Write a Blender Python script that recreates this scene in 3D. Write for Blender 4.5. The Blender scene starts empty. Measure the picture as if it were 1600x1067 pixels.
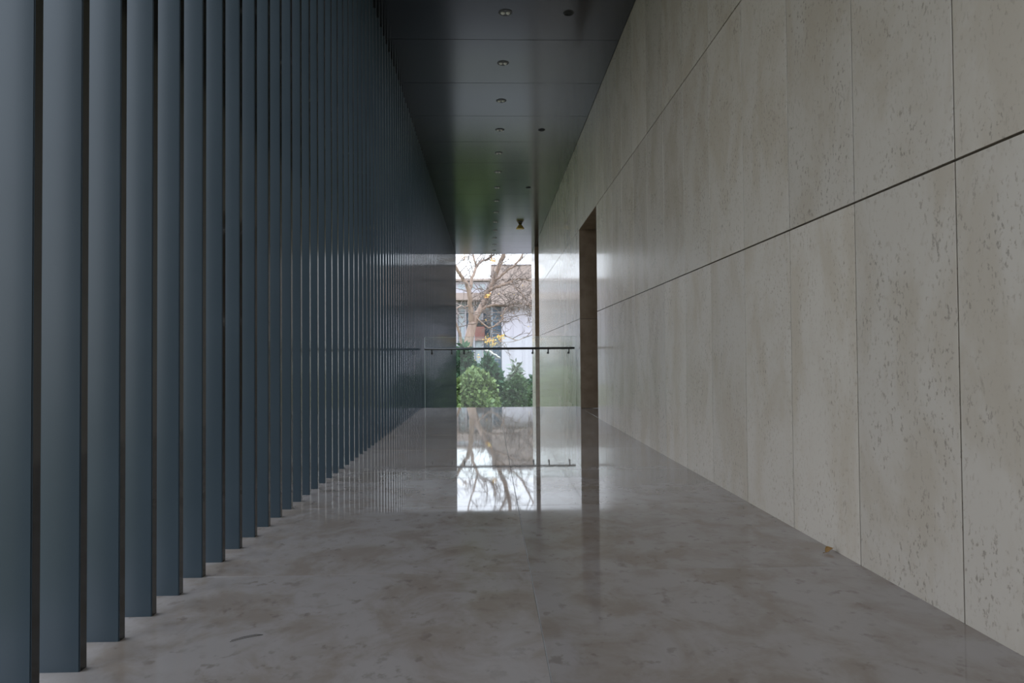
import bpy, bmesh, math, random
from mathutils import Vector, Matrix, noise
random.seed(7)
R = random.random
C = bpy.context.scene.collection
scn = bpy.context.scene

# ------------------------------------------------------------------ camera
H, PITCH, YAW, ROLL, FPX = .93, .02144, .03211, -.00801, 1118.47
cy, sy, cp, sp = math.cos(YAW), math.sin(YAW), math.cos(PITCH), math.sin(PITCH)
FW = Vector((sy*cp, cy*cp, sp)); RT0 = Vector((cy, -sy, 0)); UP0 = RT0.cross(FW)
RT = RT0*math.cos(ROLL) + UP0*math.sin(ROLL); UP = UP0*math.cos(ROLL) - RT0*math.sin(ROLL)
cd = bpy.data.cameras.new('camera'); cam = bpy.data.objects.new('camera', cd); C.objects.link(cam)
cd.sensor_width = 36; cd.lens = 36*FPX/1600; cd.clip_end = 600
m = Matrix((RT, UP, -FW)).transposed().to_4x4(); m.translation = (0, 0, H)
cam.matrix_world = m
scn.camera = cam

def at(px, py, Y):
    d = FW + RT*((px-800)/FPX) + UP*((533.5-py)/FPX)
    return Vector((0, 0, H)) + d*(Y/d.y)

# ------------------------------------------------------------------ sky and exposure
SKY = 3.7
w = bpy.data.worlds.new('overcast_sky'); scn.world = w; w.use_nodes = True
nt = w.node_tree; bg = nt.nodes['Background']
tc = nt.nodes.new('ShaderNodeTexCoord'); sx = nt.nodes.new('ShaderNodeSeparateXYZ')
nt.links.new(tc.outputs['Generated'], sx.inputs[0])
rp = nt.nodes.new('ShaderNodeValToRGB')
rp.color_ramp.elements[0].position = 0.0; rp.color_ramp.elements[0].color = (.62, .655, .69, 1)
rp.color_ramp.elements[1].position = 0.9; rp.color_ramp.elements[1].color = (.94, 1.11, 1.38, 1)
nt.links.new(sx.outputs['Z'], rp.inputs[0])
ns = nt.nodes.new('ShaderNodeTexNoise'); ns.inputs['Scale'].default_value = 2.2; ns.inputs['Detail'].default_value = 3
nt.links.new(tc.outputs['Generated'], ns.inputs['Vector'])
mr = nt.nodes.new('ShaderNodeMapRange'); mr.inputs['From Min'].default_value = .3; mr.inputs['From Max'].default_value = .7
mr.inputs['To Min'].default_value = .9; mr.inputs['To Max'].default_value = 1.1
nt.links.new(ns.outputs['Fac'], mr.inputs['Value'])
mx = nt.nodes.new('ShaderNodeVectorMath'); mx.operation = 'SCALE'
nt.links.new(rp.outputs[0], mx.inputs[0]); nt.links.new(mr.outputs[0], mx.inputs['Scale'])
nt.links.new(mx.outputs[0], bg.inputs['Color'])
bg.inputs['Strength'].default_value = SKY
scn.view_settings.view_transform = 'Standard'; scn.view_settings.look = 'None'
scn.view_settings.exposure = 0; scn.view_settings.gamma = 1; scn.view_settings.use_curve_mapping = False

# ------------------------------------------------------------------ materials
def mat(name, col, rough=.5, metal=0, spec=.5):
    k = bpy.data.materials.new(name); k.use_nodes = True
    b = k.node_tree.nodes['Principled BSDF']
    b.inputs['Base Color'].default_value = (*col, 1); b.inputs['Roughness'].default_value = rough
    b.inputs['Metallic'].default_value = metal; b.inputs['Specular IOR Level'].default_value = spec
    return k

def noisy(name, c1, c2, scale=3, rough=.6, detail=4, metal=0, spec=.5, stretch=(1, 1, 1), bump=0, lo=.35, hi=.65, rvar=0):
    k = mat(name, c1, rough, metal, spec); t = k.node_tree; b = t.nodes['Principled BSDF']
    g = t.nodes.new('ShaderNodeNewGeometry'); mp = t.nodes.new('ShaderNodeMapping'); mp.inputs['Scale'].default_value = stretch
    t.links.new(g.outputs['Position'], mp.inputs[0])
    n = t.nodes.new('ShaderNodeTexNoise'); n.inputs['Scale'].default_value = scale; n.inputs['Detail'].default_value = detail
    t.links.new(mp.outputs[0], n.inputs['Vector'])
    r = t.nodes.new('ShaderNodeValToRGB'); e = r.color_ramp.elements
    e[0].position, e[0].color = lo, (*c1, 1); e[1].position, e[1].color = hi, (*c2, 1)
    t.links.new(n.outputs['Fac'], r.inputs[0]); t.links.new(r.outputs[0], b.inputs['Base Color'])
    if bump:
        bp = t.nodes.new('ShaderNodeBump'); bp.inputs['Strength'].default_value = bump; bp.inputs['Distance'].default_value = .01
        t.links.new(n.outputs['Fac'], bp.inputs['Height']); t.links.new(bp.outputs[0], b.inputs['Normal'])
    return k

def stone(name, base, vein, dark, rough, stretch, speck_scale, speck_amt, blotch_scale, tone=.06, bump=.0, blotch_amt=.6, ior=1.5, spec=.5):
    """limestone: soft blotches, elongated fossil specks, a slight tone shift from slab to slab"""
    k = mat(name, base, rough, 0, spec); t = k.node_tree; b = t.nodes['Principled BSDF']; b.inputs['IOR'].default_value = ior
    N = t.nodes.new; L = t.links.new
    g = N('ShaderNodeNewGeometry'); oi = N('ShaderNodeObjectInfo')
    sc = N('ShaderNodeVectorMath'); sc.operation = 'SCALE'; sc.inputs[0].default_value = (13.1, 7.7, 29.3)
    L(oi.outputs['Random'], sc.inputs['Scale'])
    ad = N('ShaderNodeVectorMath'); ad.operation = 'ADD'; L(g.outputs['Position'], ad.inputs[0]); L(sc.outputs[0], ad.inputs[1])
    mp = N('ShaderNodeMapping'); mp.inputs['Scale'].default_value = stretch; L(ad.outputs[0], mp.inputs[0])
    def nz(scale, detail, rgh=.55, dist=0):
        n = N('ShaderNodeTexNoise'); n.inputs['Scale'].default_value = scale; n.inputs['Detail'].default_value = detail
        n.inputs['Roughness'].default_value = rgh; n.inputs['Distortion'].default_value = dist; L(mp.outputs[0], n.inputs['Vector']); return n.outputs['Fac']
    def ramp(src, lo, hi, a=0., c=1.):
        r = N('ShaderNodeMapRange'); r.interpolation_type = 'SMOOTHSTEP'
        for i, v in zip(('From Min', 'From Max', 'To Min', 'To Max'), (lo, hi, a, c)): r.inputs[i].default_value = v
        L(src, r.inputs['Value']); return r.outputs[0]
    def mul(a, c):
        q = N('ShaderNodeMath'); q.operation = 'MULTIPLY'; L(a, q.inputs[0])
        if isinstance(c, float): q.inputs[1].default_value = c
        else: L(c, q.inputs[1])
        return q.outputs[0]
    def mix(f, a, c, mode='MIX'):
        q = N('ShaderNodeMix'); q.data_type = 'RGBA'; q.blend_type = mode; L(f, q.inputs['Factor'])
        for s, v in ((q.inputs[6], a), (q.inputs[7], c)):
            if isinstance(v, tuple): s.default_value = (*v, 1)
            else: L(v, s)
        return q.outputs[2]
    bl = ramp(nz(blotch_scale, 5, .6, .4), .40, .66)
    col = mix(mul(bl, blotch_amt), base, vein)
    area = ramp(nz(blotch_scale*1.7, 3), .40, .62, .3, 1.)
    s1 = ramp(nz(speck_scale, 3, .6), .56, .68)
    s2 = ramp(nz(speck_scale*.35, 4, .65, .6), .60, .74)
    col = mix(mul(mul(s1, area), speck_amt), col, dark)
    col = mix(mul(mul(s2, area), speck_amt*.8), col, dark)
    tn = ramp(oi.outputs['Random'], 0., 1., 1-tone, 1+tone)
    sc2 = N('ShaderNodeVectorMath'); sc2.operation = 'SCALE'; L(col, sc2.inputs[0]); L(tn, sc2.inputs['Scale'])
    L(sc2.outputs[0], b.inputs['Base Color'])
    if bump:
        bp = N('ShaderNodeBump'); bp.inputs['Strength'].default_value = bump; bp.inputs['Distance'].default_value = .002
        bp.invert = True; L(mul(s1, area), bp.inputs['Height']); L(bp.outputs[0], b.inputs['Normal'])
    return k

M = {}
M['wall'] = stone('wall_limestone', (.455, .398, .33), (.365, .30, .22), (.16, .13, .10), .27, (1, 1, .6), 62., .62, 2.6, .07, .15, spec=.8)
bw = M['wall'].node_tree.nodes['Principled BSDF']; bw.inputs['Coat Weight'].default_value = .42; bw.inputs['Coat Roughness'].default_value = .085; bw.inputs['Coat IOR'].default_value = 1.5
M['floor'] = stone('polished_limestone', (.285, .248, .22), (.215, .17, .132), (.125, .092, .068), .03, (1, .8, 1), 17., .5, 4.2, .06, 0, .85)
M['grout'] = noisy('floor_grout', (.30, .29, .27), (.26, .25, .235), 20, .7)
M['joint'] = mat('shadow_joint', (.02, .019, .018), .9)
M['core'] = noisy('concrete_core', (.20, .195, .185), (.26, .25, .24), 2, .9)
M['fin'] = noisy('slate_grey_coated_metal', (.036, .050, .060), (.042, .057, .068), 2, .29, spec=.36)
M['finedge'] = noisy('dark_gloss_fin_edge', (.007, .008, .008), (.009, .01, .01), 2, .09, spec=.7)
M['ceil'] = noisy('dark_grey_ceiling_metal', (.005, .005, .0047), (.0065, .0063, .006), .8, .16, spec=.72)
M['ceiljoint'] = mat('ceiling_joint', (.01, .01, .01), .9)
M['brown'] = noisy('brown_stone_lining', (.24, .165, .10), (.33, .24, .16), 5, .4, bump=.1)
M['door'] = noisy('dark_bronze_door', (.05, .04, .03), (.06, .05, .04), 3, .35, metal=.3)
M['steel'] = noisy('dark_steel_rail', (.07, .07, .07), (.09, .09, .09), 8, .35, metal=.6)
M['bezel'] = mat('downlight_bezel', (.10, .10, .10), .35, .5)
M['lens'] = mat('downlight_lens', (.75, .73, .68), .25)
M['black'] = mat('black_cap', (.008, .008, .008), .6)
M['amber'] = noisy('amber_plastic', (.62, .42, .08), (.70, .50, .12), 20, .4)
M['glassedge'] = mat('polished_glass_edge', (.70, .80, .76), .15)
g = bpy.data.materials.new('balustrade_glass'); g.use_nodes = True; t = g.node_tree; t.nodes.clear()
o = t.nodes.new('ShaderNodeOutputMaterial'); ms = t.nodes.new('ShaderNodeMixShader'); fr = t.nodes.new('ShaderNodeFresnel'); fr.inputs[0].default_value = 1.35
tr = t.nodes.new('ShaderNodeBsdfTransparent'); tr.inputs[0].default_value = (.965, .985, .975, 1)
gl = t.nodes.new('ShaderNodeBsdfGlossy'); gl.inputs['Roughness'].default_value = .01
t.links.new(fr.outputs[0], ms.inputs[0]); t.links.new(tr.outputs[0], ms.inputs[1]); t.links.new(gl.outputs[0], ms.inputs[2]); t.links.new(ms.outputs[0], o.inputs[0])
M['glass'] = g
M['lawn'] = noisy('lawn', (.12, .125, .07), (.17, .165, .10), 1.5, .9, bump=.3)
M['pave'] = noisy('grey_paving', (.13, .127, .12), (.17, .165, .155), 1.2, .8)
M['bark'] = noisy('bark', (.26, .18, .135), (.36, .26, .20), 6, .9, stretch=(1, 1, .3), bump=.5)
M['twig'] = noisy('twig_bark', (.17, .13, .11), (.25, .20, .17), 6, .9)
M['palebranch'] = noisy('pale_branch', (.50, .46, .40), (.62, .58, .52), 6, .9)
M['leaf_bright'] = noisy('bright_green_leaves', (.07, .12, .028), (.155, .21, .055), 3, .6, lo=.3, hi=.7)
M['leaf_dark'] = noisy('dark_green_needles', (.012, .05, .018), (.04, .10, .035), 2.5, .6, lo=.3, hi=.7)
M['leaf_mid'] = noisy('mid_green_leaves', (.025, .065, .02), (.07, .12, .035), 2.5, .6, lo=.3, hi=.7)
M['leaf_grey'] = noisy('grey_green_leaves', (.14, .17, .12), (.23, .25, .18), 2.5, .6, lo=.3, hi=.7)
M['leaf_fall'] = noisy('autumn_leaves', (.50, .22, .05), (.55, .40, .08), 1.5, .6, lo=.4, hi=.6)
M['litter'] = noisy('dry_leaf', (.60, .38, .14), (.48, .28, .10), 60, .7)
M['needle'] = mat('pine_needle', (.05, .04, .03), .7)
M['tan'] = noisy('tan_render', (.34, .26, .22), (.38, .29, .25), .15, .85)
M['pale'] = noisy('pale_render', (.45, .41, .44), (.50, .46, .49), .12, .85)
M['panel'] = noisy('pale_window_wall', (.42, .44, .45), (.36, .39, .41), .3, .5)
M['bglass'] = mat('building_glass', (.07, .10, .13), .12)
M['bframe'] = mat('window_frame', (.30, .31, .33), .5)
M['redpanel'] = noisy('red_brown_panel', (.26, .12, .10), (.32, .17, .14), .8, .8)
M['louver'] = mat('dark_louver', (.09, .085, .08), .6)

# ------------------------------------------------------------------ mesh helpers
def box_into(bm, x0, x1, y0, y1, z0, z1):
    v = [bm.verts.new(p) for p in ((x0,y0,z0),(x1,y0,z0),(x1,y1,z0),(x0,y1,z0),(x0,y0,z1),(x1,y0,z1),(x1,y1,z1),(x0,y1,z1))]
    for f in ((0,3,2,1),(4,5,6,7),(0,1,5,4),(1,2,6,5),(2,3,7,6),(3,0,4,7)): bm.faces.new([v[i] for i in f])
def finish(name, bm, material, parent=None, smooth=False, loc=None):
    me = bpy.data.meshes.new(name); bm.to_mesh(me); bm.free()
    return link(name, me, material, parent, smooth, loc)
def link(name, me, material, parent=None, smooth=False, loc=None):
    if material and not me.materials: me.materials.append(material)
    if smooth:
        for p in me.polygons: p.use_smooth = True
    ob = bpy.data.objects.new(name, me); C.objects.link(ob)
    if loc is not None: ob.location = loc
    if parent: ob.parent = parent
    return ob
def box(name, x0, x1, y0, y1, z0, z1, material, parent=None, bevel=0):
    """a box whose origin sits at its own centre"""
    c = Vector(((x0+x1)/2, (y0+y1)/2, (z0+z1)/2)); bm = bmesh.new()
    box_into(bm, x0-c.x, x1-c.x, y0-c.y, y1-c.y, z0-c.z, z1-c.z)
    if bevel: bmesh.ops.bevel(bm, geom=bm.edges[:], offset=bevel, segments=1, affect='EDGES')
    if parent is not None: c = c - parent.location
    return finish(name, bm, material, parent, loc=c)
_boxcache = {}
def piece(name, x0, x1, y0, y1, z0, z1, material, parent, bevel=.0015):
    """like box, but pieces of one size share their mesh"""
    key = (round(x1-x0, 4), round(y1-y0, 4), round(z1-z0, 4), material.name, bevel)
    if key not in _boxcache:
        bm = bmesh.new(); a, b_, c_ = (x1-x0)/2, (y1-y0)/2, (z1-z0)/2; box_into(bm, -a, a, -b_, b_, -c_, c_)
        if bevel: bmesh.ops.bevel(bm, geom=bm.edges[:], offset=bevel, segments=1, affect='EDGES')
        me = bpy.data.meshes.new(name); bm.to_mesh(me); bm.free(); me.materials.append(material); _boxcache[key] = me
    ob = bpy.data.objects.new(name, _boxcache[key]); C.objects.link(ob)
    ob.location = Vector(((x0+x1)/2, (y0+y1)/2, (z0+z1)/2)) - parent.location; ob.parent = parent
    return ob
def tube_into(bm, pts, rad, sides=6, caps=True):
    """tapered tube along a polyline"""
    rings = []; n = len(pts); a = None
    for i, p in enumerate(pts):
        d = (pts[min(i+1, n-1)] - pts[max(i-1, 0)]).normalized()
        if a is None: a = d.orthogonal().normalized()
        a = (a - d*a.dot(d)).normalized(); b = d.cross(a)
        rings.append([bm.verts.new(p + (a*math.cos(2*math.pi*k/sides) + b*math.sin(2*math.pi*k/sides))*rad[i]) for k in range(sides)])
    for i in range(n-1):
        for k in range(sides): bm.faces.new((rings[i][k], rings[i][(k+1) % sides], rings[i+1][(k+1) % sides], rings[i+1][k]))
    if caps: bm.faces.new(rings[0][::-1]); bm.faces.new(rings[-1])
def tube(name, pts, rad, material, parent=None, sides=6, smooth=True):
    if isinstance(rad, (int, float)): rad = [rad]*len(pts)
    off = parent.location if parent else Vector((0, 0, 0)); bm = bmesh.new()
    tube_into(bm, [Vector(p)-off for p in pts], rad, sides); return finish(name, bm, material, parent, smooth)
def empty(name, loc, label=None, cat=None, group=None, kind=None):
    o = bpy.data.objects.new(name, None); C.objects.link(o); o.location = loc; o.empty_display_size = .1
    for k, v in (('label', label), ('category', cat), ('group', group), ('kind', kind)):
        if v: o[k] = v
    return o
def tag(o, label=None, cat=None, group=None, kind=None):
    for k, v in (('label', label), ('category', cat), ('group', group), ('kind', kind)):
        if v: o[k] = v
    return o

# ------------------------------------------------------------------ dimensions (metres; y runs down the passage)
XL, XR, HC = -1.228, 1.628, 4.813
PW, P0 = .68837, 2.4315            # wall panel width, first joint
H1, H2 = 1.6025, 3.2
YE, YC = 13.302, 26.96             # end of the floor, end of the ceiling
YB = -3.5                         # behind the camera
LOW = -3.2                         # level below the drop
joint = lambda i: P0 + PW*i

# ------------------------------------------------------------------ floor
fl = empty('floor', (0, 0, 0), 'floor of large polished beige limestone slabs reflecting the garden', 'floor', kind='structure')
XJ = .172
box('slab_core', XL-.52, XR+1.1, YB, YE-.012, -.34, -.0325, M['core'], fl)
piece('grout_bed', XL-.5, XR+.02, YB, YE-.02, -.0325, -.0015, M['grout'], fl, 0)
ys = [joint(1)+2*PW*k for k in range(-5, 9)]
ys = [YB] + [y for y in ys if YB+.1 < y < YE-.1] + [YE]
for a, b in zip(ys, ys[1:]):
    for x0, x1 in ((XL-.52, XJ-.0015), (XJ+.0015, XR+.012)):
        piece('floor_slab', x0, x1, a+.0012, b-.0012, -.032, 0, M['floor'], fl, .0008)
# slabs running on into the recess of the right wall
piece('floor_slab', XR+.015, XR+.93, joint(12)+.01, joint(15)-.01, -.032, -.0005, M['floor'], fl, .0008)
# lower level beyond the drop
lf = empty('floor_lower', (0, 0, 0), 'lower floor beyond the glass balustrade', 'floor', kind='structure')
nlow = 0
yy = YE + .01
while yy < YC + 1:
    for x0, x1 in ((XL-.5, XJ-.002), (XJ+.002, XR+.01)):
        piece('floor_slab', x0, x1, yy, yy+1.372, LOW-.06, LOW, M['core'], lf, .001)
    yy += 1.377

# ------------------------------------------------------------------ right wall of limestone panels
wr = empty('wall_right', (XR, 0, 0), 'right wall of tall pale limestone panels with fine joints', 'wall', kind='structure')
TH = .03
def course(z0, z1, i0, i1, skip=()):
    for i in range(i0, i1):
        if i in skip: continue
        y0, y1 = joint(i), min(joint(i+1), YC)
        if y1 - y0 < .05: continue
        piece('stone_panel', XR, XR+TH, y0+.0034, y1-.0034, z0+(.0045 if z0 not in (0, LOW) else .0), z1-.0045, M['wall'], wr, .001)
DOOR1, DOOR2 = (12, 13, 14), (30, 31, 32)
course(0, H1, -9, 16, DOOR1); course(H1, H2, -9, 36, DOOR1+DOOR2); course(H2, HC+.0045, -9, 36, DOOR2)
course(0, H1, 16, 36, DOOR2)
course(-H1, 0, 16, 36, DOOR2); course(LOW, -H1, 16, 36, DOOR2)
def core(y0, y1, z0, z1): box('wall_core', XR+TH+.006, XR+.32, y0, y1, z0, z1, M['joint'], wr)
core(YB, joint(12)-.034, 0, HC); core(joint(12), joint(15), H2+.035, HC); core(joint(15)+.034, joint(30)-.034, 0, HC)
core(joint(33)+.034, YC, LOW, HC); core(YE, joint(30)-.034, LOW, -.002)
# building mass behind the wall: closes the recesses
def lining(name, i0, i1, z0, z1, zj, label):
    t = empty(name, (XR, joint(i0), 0), label, 'wall lining', kind='structure')
    D = .95
    zs = [z0] + [z for z in zj if z0 < z < z1] + [z1]
    for a, b in zip(zs, zs[1:]):
        piece('lining_panel', XR+.031, XR+D, joint(i0)-.03, joint(i0)-.002, a+.003, b-.003, M['brown'], t)       # near jamb
        piece('lining_panel', XR+.001, XR+D, joint(i1)+.0025, joint(i1)+.03, a+.003, b-.003, M['brown'], t)        # far jamb, faces the camera
    if z1 < HC-.1: piece('soffit_panel', XR+.002, XR+D, joint(i0), joint(i1), z1, z1+.03, M['brown'], t)
    return t
lining('trim_1', 12, 15, 0, H2, (H1,), 'dark brown stone lining of the doorway in the right wall')
lining('trim_2', 30, 33, LOW, HC, (-H1, 0, H1, H2), 'dark brown full-height end post past the glass balustrade')
box('wall_core', XR+.95, XR+1.1, joint(30)-.3, joint(33)+.3, LOW, HC, M['brown'], wr)
dr = empty('door_1', (XR+.95, joint(12), 0), 'dark bronze double door at the back of the recess', 'door', kind='structure')
yd0, yd1 = joint(12), joint(15); ym = (yd0+yd1)/2
for a, b, c_, d in ((yd0, yd0+.06, 0, H2), (yd1-.06, yd1, 0, H2), (yd0+.06, yd1-.06, H2-.07, H2)): piece('door_frame', XR+.9, XR+1.0, a, b, c_, d, M['door'], dr, .002)
for a, b, hy in ((yd0+.063, ym-.002, ym-.07), (ym+.002, yd1-.063, ym+.07)):
    lf_ = piece('door_leaf', XR+.93, XR+.98, a, b, .008, H2-.073, M['door'], dr, .002)
    hb = bmesh.new(); o3 = lf_.location + dr.location
    tube_into(hb, [Vector((XR+.88, hy, .8))-o3, Vector((XR+.88, hy, 1.4))-o3], [.012]*2, 8)
    for zz in (.85, 1.35): tube_into(hb, [Vector((XR+.88, hy, zz))-o3, Vector((XR+.932, hy, zz))-o3], [.008]*2, 6)
    h = finish('door_handle', hb, M['steel'], lf_, True)
piece('door_frame', XR+1.0, XR+1.1, yd0-.1, yd1+.1, 0, H2+.1, M['door'], dr, 0)

# ------------------------------------------------------------------ left wall of upright fins
wl = empty('wall_left', (XL, 0, 0), 'screen of tall slate grey metal fins along the left side', 'wall', kind='structure')
FS, F0, FT, FD = .22857, 2.0078, .040, .155
def fin_mesh(z0, z1):
    bm = bmesh.new(); box_into(bm, -FD, 0, -FT, 0, z0, z1)
    ed = [e for e in bm.edges if abs(e.verts[0].co.z - e.verts[1].co.z) > 1]
    bmesh.ops.bevel(bm, geom=ed, offset=.003, segments=2, affect='EDGES')
    me = bpy.data.meshes.new('fin'); bm.to_mesh(me); bm.free(); me.materials.append(M['fin']); me.materials.append(M['finedge'])
    for p in me.polygons: p.material_index = 1 if p.normal.x > .9 else 0
    return me
fin_up, fin_long = fin_mesh(0, HC), fin_mesh(LOW, HC)
i = -24
while F0 + FS*i < YC:
    y = F0 + FS*i
    f = bpy.data.objects.new('fin', fin_up if y < YE+.05 else fin_long); C.objects.link(f); f.parent = wl; f.location = (0, y, 0)
    i += 1

# ------------------------------------------------------------------ ceiling
ce = empty('ceiling', (0, 0, HC), 'dark grey metal panel ceiling with fine cross joints', 'ceiling', kind='structure')
cj = [8.683 + 1.3895*k for k in range(-9, 14)]
cj = [YB] + [y for y in cj if YB+.2 < y < YC-.2] + [YC]
for a, b in zip(cj, cj[1:]):
    piece('ceiling_panel', XL-1.25, XR-.004, a+.004, b-.004, HC, HC+.02, M['ceil'], ce, .0015)
box('roof_slab', XL-1.27, XR+1.1, YB, YC, HC+.024, HC+.45, M['ceiljoint'], ce)
piece('ceiling_panel', XR+.0, XR+.95, joint(30), joint(33), HC, HC+.02, M['ceil'], ce, .0015)

# ------------------------------------------------------------------ downlights
ords = ['nearest', 'second', 'third', 'fourth', 'fifth', 'sixth', 'seventh', 'eighth', 'ninth', 'tenth', 'eleventh', 'twelfth', 'thirteenth', 'farthest']
def disc_mesh(name, r0, r1, z0, z1, cx=0, n=20):
    """flat ring / button: outer radius r0 at z0 (top), inner radius r1 at z1 (bottom)"""
    bm = bmesh.new(); pr = [(r0, z0), (r0, z0-(z0-z1)*.6), (r0*.93, z1), (r1, z1), (r1*.9, z0-(z0-z1)*.4), (0, z0-(z0-z1)*.4)]
    rings = []
    for r, z in pr[:-1]: rings.append([bm.verts.new((cx+r*math.cos(2*math.pi*k/n), r*math.sin(2*math.pi*k/n), z)) for k in range(n)])
    for a, b in zip(rings, rings[1:]):
        for k in range(n): bm.faces.new((a[k], b[k], b[(k+1) % n], a[(k+1) % n]))
    bm.faces.new(rings[-1][::-1]); bm.faces.new(rings[0])
    bmesh.ops.recalc_face_normals(bm, faces=bm.faces[:])
    return bm
def lens_bm(r, n=14):
    bm = bmesh.new(); bmesh.ops.create_uvsphere(bm, u_segments=n, v_segments=8, radius=r)
    for v in bm.verts: v.co.z = v.co.z*.75
    return bm
bz = bpy.data.meshes.new('bezel'); b_ = disc_mesh('bezel', .078, .066, 0, -.007); b_.to_mesh(bz); b_.free(); bz.materials.append(M['bezel'])
ln = bpy.data.meshes.new('lamp_lens'); b_ = lens_bm(.025); b_.to_mesh(ln); b_.free(); ln.materials.append(M['lens'])
for p in ln.polygons: p.use_smooth = True
cp_ = bpy.data.meshes.new('cap'); b_ = disc_mesh('cap', .055, .040, 0, -.012); b_.to_mesh(cp_); b_.free(); cp_.materials.append(M['black'])
cr_ = bpy.data.meshes.new('rim'); b_ = disc_mesh('rim', .064, .056, 0, -.004); b_.to_mesh(cr_); b_.free(); cr_.materials.append(M['bezel'])
for k in range(14):
    y = 7.99 + 1.3895*k
    if y > YC - .4: break
    q = ords[k]
    t = empty('downlight', (.212, y, HC), f'{q} small twin-lens downlight in the long central ceiling row' if q not in ('nearest', 'farthest') else f'{q} small twin-lens downlight of the central ceiling row', 'downlight', 'twin downlights along the ceiling centre')
    link('bezel', bz, None, t)
    for s in (-1, 1): link('lamp_lens', ln, None, t, loc=(s*.029, 0, -.006))
for k, q in enumerate(('nearest', 'second', 'third', 'farthest')):
    t = empty('ceiling_sensor', (.926, 7.99 + 1.3895*3*k, HC), f'{q} small black round sensor in the right-hand ceiling row', 'sensor', 'black sensors on the right of the ceiling')
    link('rim', cr_, None, t); link('cap', cp_, None, t)
t = empty('ceiling_beacon', (.938, 20.9, HC), 'small amber yellow fixture hanging from the far ceiling', 'ceiling fixture')
bm = bmesh.new(); pr = [(.02, 0), (.03, -.01), (.06, -.03), (.115, -.11), (.12, -.135), (.03, -.14)]
tube_into(bm, [Vector((0, 0, z)) for r, z in pr], [r for r, z in pr], 16); finish('shade', bm, M['amber'], t, True)
bm = bmesh.new(); tube_into(bm, [Vector((0, 0, 0)), Vector((0, 0, -.012))], [.05, .05], 16); finish('mount_plate', bm, M['bezel'], t)

# ------------------------------------------------------------------ glass balustrade at the drop
bal = empty('glass_balustrade', (0, YE-.05, 0), 'frameless clear glass balustrade across the far end of the floor', 'balustrade')
off = bal.location
for x0, x1 in ((-1.187, -.583), (-.577, .977), (.983, 1.618)):
    gp = box('glass_panel', x0, x1, YE+.006, YE+.018, -.12, 1.30, M['glass'], bal)
    e = box('polished_edge', x0, x1, YE+.006, YE+.018, 1.3005, 1.3045, M['glassedge'], bal)
box('polished_edge', -1.194, -1.187, YE+.004, YE+.020, -.12, 1.3045, M['glassedge'], bal)
box('base_channel', XL+.02, XR-.004, YE+.0195, YE+.045, -.16, -.02, M['steel'], bal)
ra = tube('handrail', [(-1.187, YE-.075, 1.085), (1.584, YE-.075, 1.085)], .021, M['steel'], bal, 16)
for x in (-1.057, -.69, -.465, .808, 1.094, 1.477):
    bk = tube('rail_bracket', [(x, YE-.075, 1.07), (x, YE-.075, 1.015), (x, YE-.065, 1.0), (x, YE+.005, 1.0)], .011, M['steel'], bal, 8)
    bm = bmesh.new(); tube_into(bm, [Vector((x, YE-.008, 1.0))-off, Vector((x, YE+.0055, 1.0))-off], [.022]*2, 12); finish('clamp_disc', bm, M['steel'], bk)

# ------------------------------------------------------------------ litter on the floor
def dry_leaf(name, loc, rz, L_, W_, label):
    bm = bmesh.new(); rows = 7; g_ = []
    for i in range(rows):
        u = i/(rows-1); wd = W_*math.sin(math.pi*min(1, u*.95+.03))**.7*.5
        g_.append([bm.verts.new(((u-.5)*L_, s*wd, .006 + .016*abs(s)*math.sin(math.pi*u) + .012*u*u)) for s in (-1, -.5, 0, .5, 1)])
    for a, b in zip(g_, g_[1:]):
        for k in range(4): bm.faces.new((a[k], b[k], b[k+1], a[k+1]))
    tube_into(bm, [Vector((-.5*L_-.02, .002, .004)), Vector((-.5*L_, 0, .006)), Vector((0, 0, .005))], [.001, .001, .0006], 5)
    r = bmesh.ops.solidify(bm, geom=[f for f in bm.faces if len(f.verts) == 4], thickness=.0006)
    o_ = finish(name, bm, M['litter'], None, True, Vector(loc)); o_.rotation_euler = (0, 0, rz)
    return tag(o_, label, 'leaf')
dry_leaf('fallen_leaf', (1.590, 3.33, 0), .5, .052, .036, 'small dry orange-brown leaf on the floor against the right wall')
bm = bmesh.new()
for dy in (0, .012):
    p = [Vector((-.858, 2.400+dy, .002)), Vector((-.825, 2.425+dy*1.2, .003)), Vector((-.79, 2.445+dy, .003)), Vector((-.768, 2.456, .002))]
    c0 = Vector((-.81, 2.43, 0)); tube_into(bm, [v-c0 for v in p], [.0007, .001, .001, .0008], 5)
tag(finish('fallen_pine_needle', bm, M['needle'], None, True, c0), 'thin dark forked pine needle lying on the floor near the fins', 'pine needle')

# ------------------------------------------------------------------ outside: ground
gd = box('ground', -160, 160, -80, 220, LOW-.6, LOW-.1, M['lawn']); tag(gd, 'lawn around the building', 'ground', kind='structure')
pv = box('forecourt', XL-10, XR+14, 30.3, 36.9, LOW-.1, LOW-.05, M['pave']); tag(pv, 'grey paving outside the far end of the passage', 'paving', kind='structure')

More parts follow.
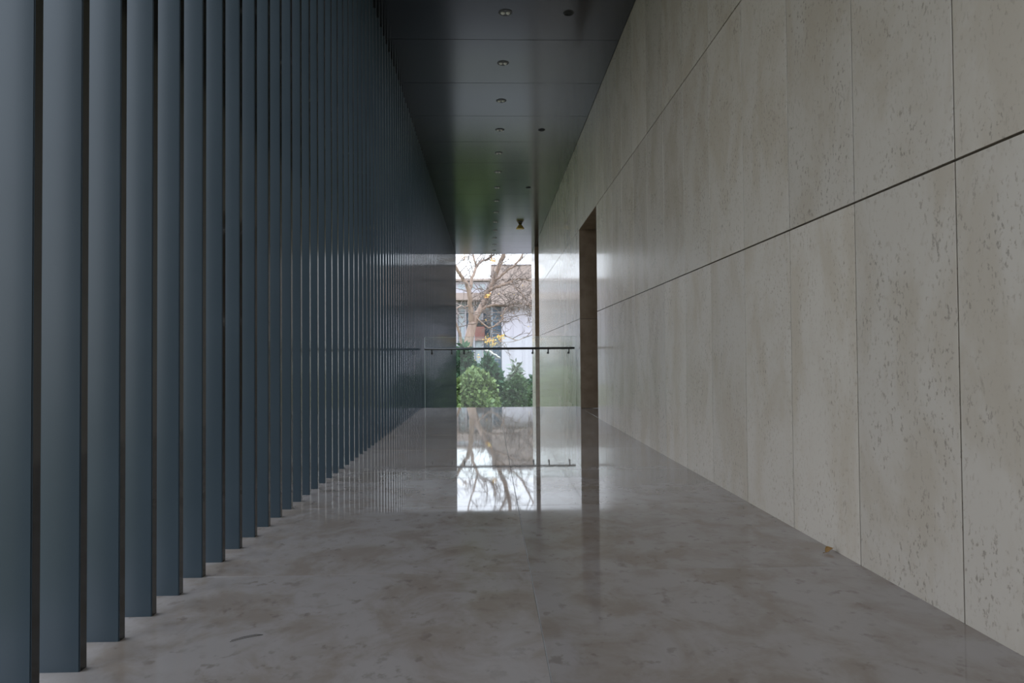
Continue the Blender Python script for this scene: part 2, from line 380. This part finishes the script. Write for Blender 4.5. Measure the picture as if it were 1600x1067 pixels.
# ------------------------------------------------------------------ plants
def foliage_mesh(name, blobs, n, size, material, parent, long=1.0, droop=0, seed=1):
    """many small folded leaves on the shells of overlapping lumps; each leaf is two triangles"""
    rr = random.Random(seed); vs, fs = [], []; off = parent.location
    vol = [b[1].x*b[1].y*b[1].z for b in blobs]; vol = [v**.67 for v in vol]; tot = sum(vol)
    for (c, r), v in zip(blobs, vol):
        for _ in range(int(n*v/tot)):
            d = Vector((rr.gauss(0, 1), rr.gauss(0, 1), rr.gauss(0, 1))).normalized()
            k = .55 + .5*rr.random()**.7
            k *= 1 + .25*noise.noise(d*2.5 + c)
            p = c + Vector((d.x*r.x, d.y*r.y, d.z*r.z))*k - off
            ax = (d + Vector((rr.gauss(0, .7), rr.gauss(0, .7), rr.gauss(0, .7)-droop))).normalized()
            sd = ax.cross(Vector((rr.gauss(0, 1), rr.gauss(0, 1), rr.gauss(0, 1)))).normalized()
            s = size*(.6+.8*rr.random()); q = len(vs)
            vs += [p, p+ax*s*.5*long+sd*s*.35, p+ax*s*long, p+ax*s*.5*long-sd*s*.35]
            fs += [(q, q+1, q+2), (q, q+2, q+3)]
    me = bpy.data.meshes.new(name); me.from_pydata(vs, [], fs); me.update()
    o_ = link(name, me, material, parent); return o_
def shrub(name, px, py_top, Y, wpx, label, material, n, size, shape='round', seed=1, long=1.0, group=None, spire=False):
    top = at(px, py_top, Y); base = Vector((top.x, Y, LOW-.1)); hgt = top.z - base.z; W = wpx*Y/FPX/2
    t = empty(name, base, label, 'conifer' if name == 'conifer' else 'shrub', group)
    rr = random.Random(seed); blobs = []
    if shape == 'cone':
        L_ = 9
        for i in range(L_):
            u = (i+.5)/L_; r_ = W*(1-u)**.8
            for k in range(5 if u < .7 else 3):
                a = rr.random()*6.28
                blobs.append((base + Vector((math.cos(a)*r_*.55, math.sin(a)*r_*.55, hgt*(.12+.80*u))), Vector((r_*.6+.12, r_*.6+.12, hgt/L_*.55))))
        blobs.append((base+Vector((0, 0, hgt*.94)), Vector((.12, .12, hgt*.07))))
    else:
        for i in range(16):
            a = rr.random()*6.28; u = rr.random(); q = .62*W*math.sqrt(rr.random()); zz = hgt*(.25+.55*u)
            blobs.append((base + Vector((math.cos(a)*q, math.sin(a)*q, zz)), Vector((W*.42, W*.42, min(hgt*.2, W*.5)))))
        blobs.append((base+Vector((0, 0, hgt*.86)), Vector((W*.35, W*.35, hgt*.15))))
        blobs.append((base+Vector((0, 0, hgt*.35)), Vector((W*.95, W*.95, hgt*.36))))
    stm = []
    bm = bmesh.new()
    for k in range(1 if shape == 'cone' else 5):
        a = k*1.3; q = 0 if shape == 'cone' else W*.45
        tube_into(bm, [Vector((math.cos(a)*q*.1, math.sin(a)*q*.1, 0)), Vector((math.cos(a)*q*.5, math.sin(a)*q*.5, hgt*.4)), Vector((math.cos(a)*q, math.sin(a)*q, hgt*.6))], [.06, .04, .015], 6)
    finish('trunk' if shape == 'cone' else 'stem', bm, M['bark'], t, True)
    fo = foliage_mesh('foliage', blobs, n, size, material, t, long, seed=seed); return t
shrub('bright_green_shrub', 741, 577, 39.6, 80, 'bright yellow-green shrub at the lower left of the garden view', M['leaf_bright'], 12000, .22, seed=3)
shrub('conifer', 726, 541, 44, 64, 'tall dark green conifer behind the bright shrub under the bare tree', M['leaf_dark'], 11000, .33, 'cone', seed=4, long=1.4, group='conifers in the garden')
shrub('conifer', 762, 556, 48.6, 70, 'broad dark green conifer in front of the dark window strip', M['leaf_dark'], 11000, .33, 'cone', seed=5, long=1.4, group='conifers in the garden')
shrub('dark_green_shrub', 811, 588, 41.6, 52, 'dark green rounded shrub at the lower right of the garden view', M['leaf_mid'], 11000, .21, seed=6)
shrub('hedge_shrub', 842, 583, 49, 50, 'mid green shrub beside the brown end post under the pale wall', M['leaf_dark'], 6000, .24, seed=8)
shrub('grey_green_shrub', 806, 566, 44.0, 26, 'thin grey-green feathery shrub against the pale wall', M['leaf_grey'], 2200, .20, 'cone', seed=10, long=2.2)

# ------------------------------------------------------------------ bare tree
TY = 53.
tb = at(722, 640, TY); base = Vector((tb.x, TY, LOW-.1))
tree = empty('bare_tree', base, 'large bare brown tree with a forked trunk and a few autumn leaves', 'tree')
PXM = TY/FPX
def limb(name, pts, r0, r1, m_=None, parent=None):
    P = [at(x, y, TY+d) for x, y, d in pts]; Q = []
    for i in range(len(P)-1):                                   # Catmull-Rom
        p0, p1, p2, p3 = P[max(i-1, 0)], P[i], P[i+1], P[min(i+2, len(P)-1)]
        for k in range(4):
            u = k/4; Q.append(.5*((2*p1)+(p2-p0)*u+(2*p0-5*p1+4*p2-p3)*u*u+(3*p1-p0-3*p2+p3)*u**3))
    Q.append(P[-1]); n = len(Q)
    Q = [q+Vector((random.gauss(0, 1), random.gauss(0, 1), random.gauss(0, 1)))*.03 if 0 < i < n-1 else q for i, q in enumerate(Q)]
    rad = [(r0+(r1-r0)*i/(n-1))*PXM for i in range(n)]
    tube(name, Q, rad, m_ or M['bark'], parent or tree, 8 if r0 > 2 else 5)
    return Q
tube('trunk', [base, base+Vector((.05, 0, 1.2)), at(727, 560, TY), at(733, 530, TY), at(739, 503, TY)], [.5, .42, 7.6*PXM, 7.2*PXM, 6.8*PXM], M['bark'], tree, 12)
L = []
L.append(limb('branch', [(737, 508, 0), (735, 480, -.5), (733, 455, -1), (722, 433, -1.5), (713, 420, -2), (704, 395, -2.5), (690, 360, -3)], 4.4, 1.3))
L.append(limb('branch', [(740, 508, 0), (750, 483, .5), (760, 462, 1), (771, 440, 1), (780, 415, .8), (787, 397, .6), (792, 372, .4), (796, 345, .3), (800, 318, 0)], 5, 2))
L.append(limb('branch', [(733, 457, -1), (738, 435, -.8), (744, 416, -.4), (753, 408, 0), (764, 403, .3), (772, 385, .5)], 2.6, 1))
L.append(limb('branch', [(742, 490, .4), (755, 481, .4), (772, 477, .6), (792, 476, 1), (812, 474, 1), (835, 480, 1), (850, 500, 1)], 2.3, .9))
L.append(limb('branch', [(764, 455, 1), (780, 446, .6), (798, 440, .2), (808, 435, 0), (822, 437, -.4), (840, 442, -.8)], 3, 1.3))
L.append(limb('branch', [(798, 441, .2), (806, 450, 0), (815, 458, 0), (824, 472, 0), (832, 488, 0)], 1.5, .7))
L.append(limb('branch', [(772, 438, 1), (790, 425, .4), (812, 405, 0), (830, 370, 0), (842, 335, 0)], 2, 1))
L.append(limb('branch', [(785, 500, 0), (787, 490, 0), (792, 482, 0), (804, 477, 0), (818, 474, 0)], 1.6, .8))
L.append(limb('branch', [(745, 497, 0), (765, 512, -.5), (778, 505, -.5), (785, 499, 0)], 1.4, 1.2))
L.append(limb('branch', [(735, 480, -.5), (722, 478, -.8), (712, 482, -1), (700, 488, -1)], 1.3, .6))
L.append(limb('branch', [(722, 540, 0), (716, 515, -.5), (708, 498, -1), (698, 470, -1)], 2.5, 1))
L.append(limb('branch', [(746, 530, 0), (762, 530, -.5), (784, 524, -.7), (805, 531, -.8), (818, 528, -.8)], 1.1, .5))
L.append(limb('branch', [(744, 416, -.4), (738, 395, -.4), (730, 370, 0), (722, 335, 0)], 1.7, .8))
L.append(limb('branch', [(790, 380, .5), (778, 360, .2), (768, 340, 0), (760, 312, 0)], 1.9, .8))
limb('broken_branch', [(758, 546, -3), (766, 550, -3), (776, 556, -3), (781, 559, -3)], 1.7, 1.2, M['palebranch'])['label' and 0]
bm = bmesh.new(); tips = []
rr = random.Random(5)
def twig(p, d, ln_, r, depth):
    pts = [p]; q = p.copy(); n = 4
    for k in range(n):
        d = (d + Vector((rr.gauss(0, .22), rr.gauss(0, .22), rr.gauss(0, .22)-.02))).normalized(); q = q + d*ln_/n; pts.append(q.copy())
    tube_into(bm, [v-base for v in pts], [r*(1-.7*k/n) for k in range(n+1)], 3, False)
    tips.append(pts[-1])
    if depth > 0:
        for k in range(rr.choice((2, 3, 4))):
            j = rr.randint(1, n); dd = (d + Vector((rr.gauss(0, .7), rr.gauss(0, .5), rr.gauss(0, .6)+.1))).normalized()
            twig(pts[j], dd, ln_*(.5+.3*rr.random()), r*.6, depth-1)
for li, Q in enumerate(L):
    n = len(Q)
    for j in range(3, n, 1 if li < 9 else 2):
        d0 = (Q[j]-Q[j-1]).normalized()
        dd = (d0*.6 + Vector((rr.gauss(0, .8), rr.gauss(0, .6), rr.gauss(0, .5)+.25))).normalized()
        twig(Q[j], dd, .8+1.1*rr.random(), .9*PXM, 2)
    twig(Q[-1], (Q[-1]-Q[-3]).normalized(), 1.8, .8*PXM, 3)
tag(finish('twigs', bm, M['twig'], tree), kind='stuff')
bm = bmesh.new()
def leafcards(bm, pts, s):
    for p in pts:
        a = Vector((rr.gauss(0, 1), rr.gauss(0, 1), rr.gauss(0, 1))).normalized(); b = a.orthogonal().normalized()
        v = [bm.verts.new(p-base+o_) for o_ in (a*0, a*s*.5+b*s*.4, a*s, a*s*.5-b*s*.4)]; bm.faces.new(v)
spots = [(762, 461, 5, 22), (763, 531, 9, 45), (780, 527, 8, 40), (771, 537, 10, 30), (724, 402, 5, 12), (770, 408, 6, 20), (745, 565, 20, 15)]
for x, y, s, n in spots: leafcards(bm, [at(x+rr.gauss(0, s*.5), y+rr.gauss(0, s*.35), TY-1.5+rr.gauss(0, .4)) for _ in range(n)], .16)
leafcards(bm, rr.sample(tips, 60), .12)
tag(finish('autumn_leaves', bm, M['leaf_fall'], tree), kind='stuff')

# ------------------------------------------------------------------ building across the garden
BY = 68.
bl = empty('office_building', (at(784, 600, BY).x, BY, LOW-.1), 'tan and pale rendered building with dark window strip across the garden', 'building')
def bbox(name, px0, px1, py0, py1, y0, y1, material, parent=bl, toground=False, bevel=0):
    a, b = at(px0, py1, BY), at(px1, py0, BY)
    return box(name, a.x, b.x, BY+y0, BY+y1, LOW-.1 if toground else a.z, b.z, material, parent, bevel)
bbox('tan_wall', 768, 960, 416, 478, -1.0, 12, M['tan'])
bbox('parapet_cap', 767, 962, 414.5, 416.2, -1.1, 12.1, M['pale'])
bbox('pale_wall', 784.5, 955, 478, 600, 0, 11.5, M['pale'], toground=True)
bbox('dark_wall', 768.5, 784.3, 478, 600, .8, 11, M['bframe'], toground=True)
for k in range(6):
    f = bbox('window_frame', 769, 784, 480+k*20, 499+k*20, .55, .8, M['bframe'])
    a, b = at(770, 498+k*20, BY), at(783, 481+k*20, BY)
    if a.z > LOW: bb = box('pane', a.x, b.x, BY+.5, BY+.549, a.z, b.z, M['bglass'], bl)
for x in (800, 817, 834, 851, 868): bbox('wall_joint_strip', x, x+.8, 482, 600, -.06, -.002, M['pale'], toground=True)
bbox('tan_fascia', 640, 768, 455, 467, 1.5, 12, M['tan'])
bbox('window_wall', 640, 768.3, 467, 600, 3.5, 11, M['panel'], toground=True)
for k in range(9):
    x = 641+k*14
    bbox('mullion', x, x+1.6, 467, 600, 3.2, 3.495, M['pale'], toground=True)
for y in (484, 530, 570): bbox('transom', 640, 768, y, y+2, 3.25, 3.49, M['pale'])
for k, x in enumerate((644, 658, 672, 686, 700, 714, 728, 742, 755)):
    for y0, y1 in ((470, 483), (487, 529), (533, 569)):
        if x == 742 and y0 == 487: continue
        bbox('pane', x, x+10, y0, y1, 3.4, 3.49, M['panel'] if (y0 == 470 or k % 2) else M['bglass'])
bbox('red_panel', 741, 757, 508, 531, 2.9, 3.19, M['redpanel'])
for k in range(5): bbox('louver', 741, 757, 497+k*2.2, 498.3+k*2.2, 2.9, 3.19, M['louver'])
# a lower pale block further off, to the left
fb = empty('distant_building', (at(730, 600, 105).x, 105, LOW-.1), 'faint pale flat-roofed building far behind the bare tree', 'building')
def fbox(name, px0, px1, py0, py1, y0, y1, m_, g_=False):
    a, b = at(px0, py1, 105), at(px1, py0, 105); return box(name, a.x, b.x, 105+y0, 105+y1, LOW-.1 if g_ else a.z, b.z, m_, fb)
fbox('wall', 600, 765, 440, 600, 0, 14, M['pale'], True); fbox('roof_edge', 598, 767, 436, 440, -.8, 14.8, M['tan'])
for k in range(10): fbox('window', 604+k*16, 614+k*16, 444, 452, -.08, -.004, M['panel'])
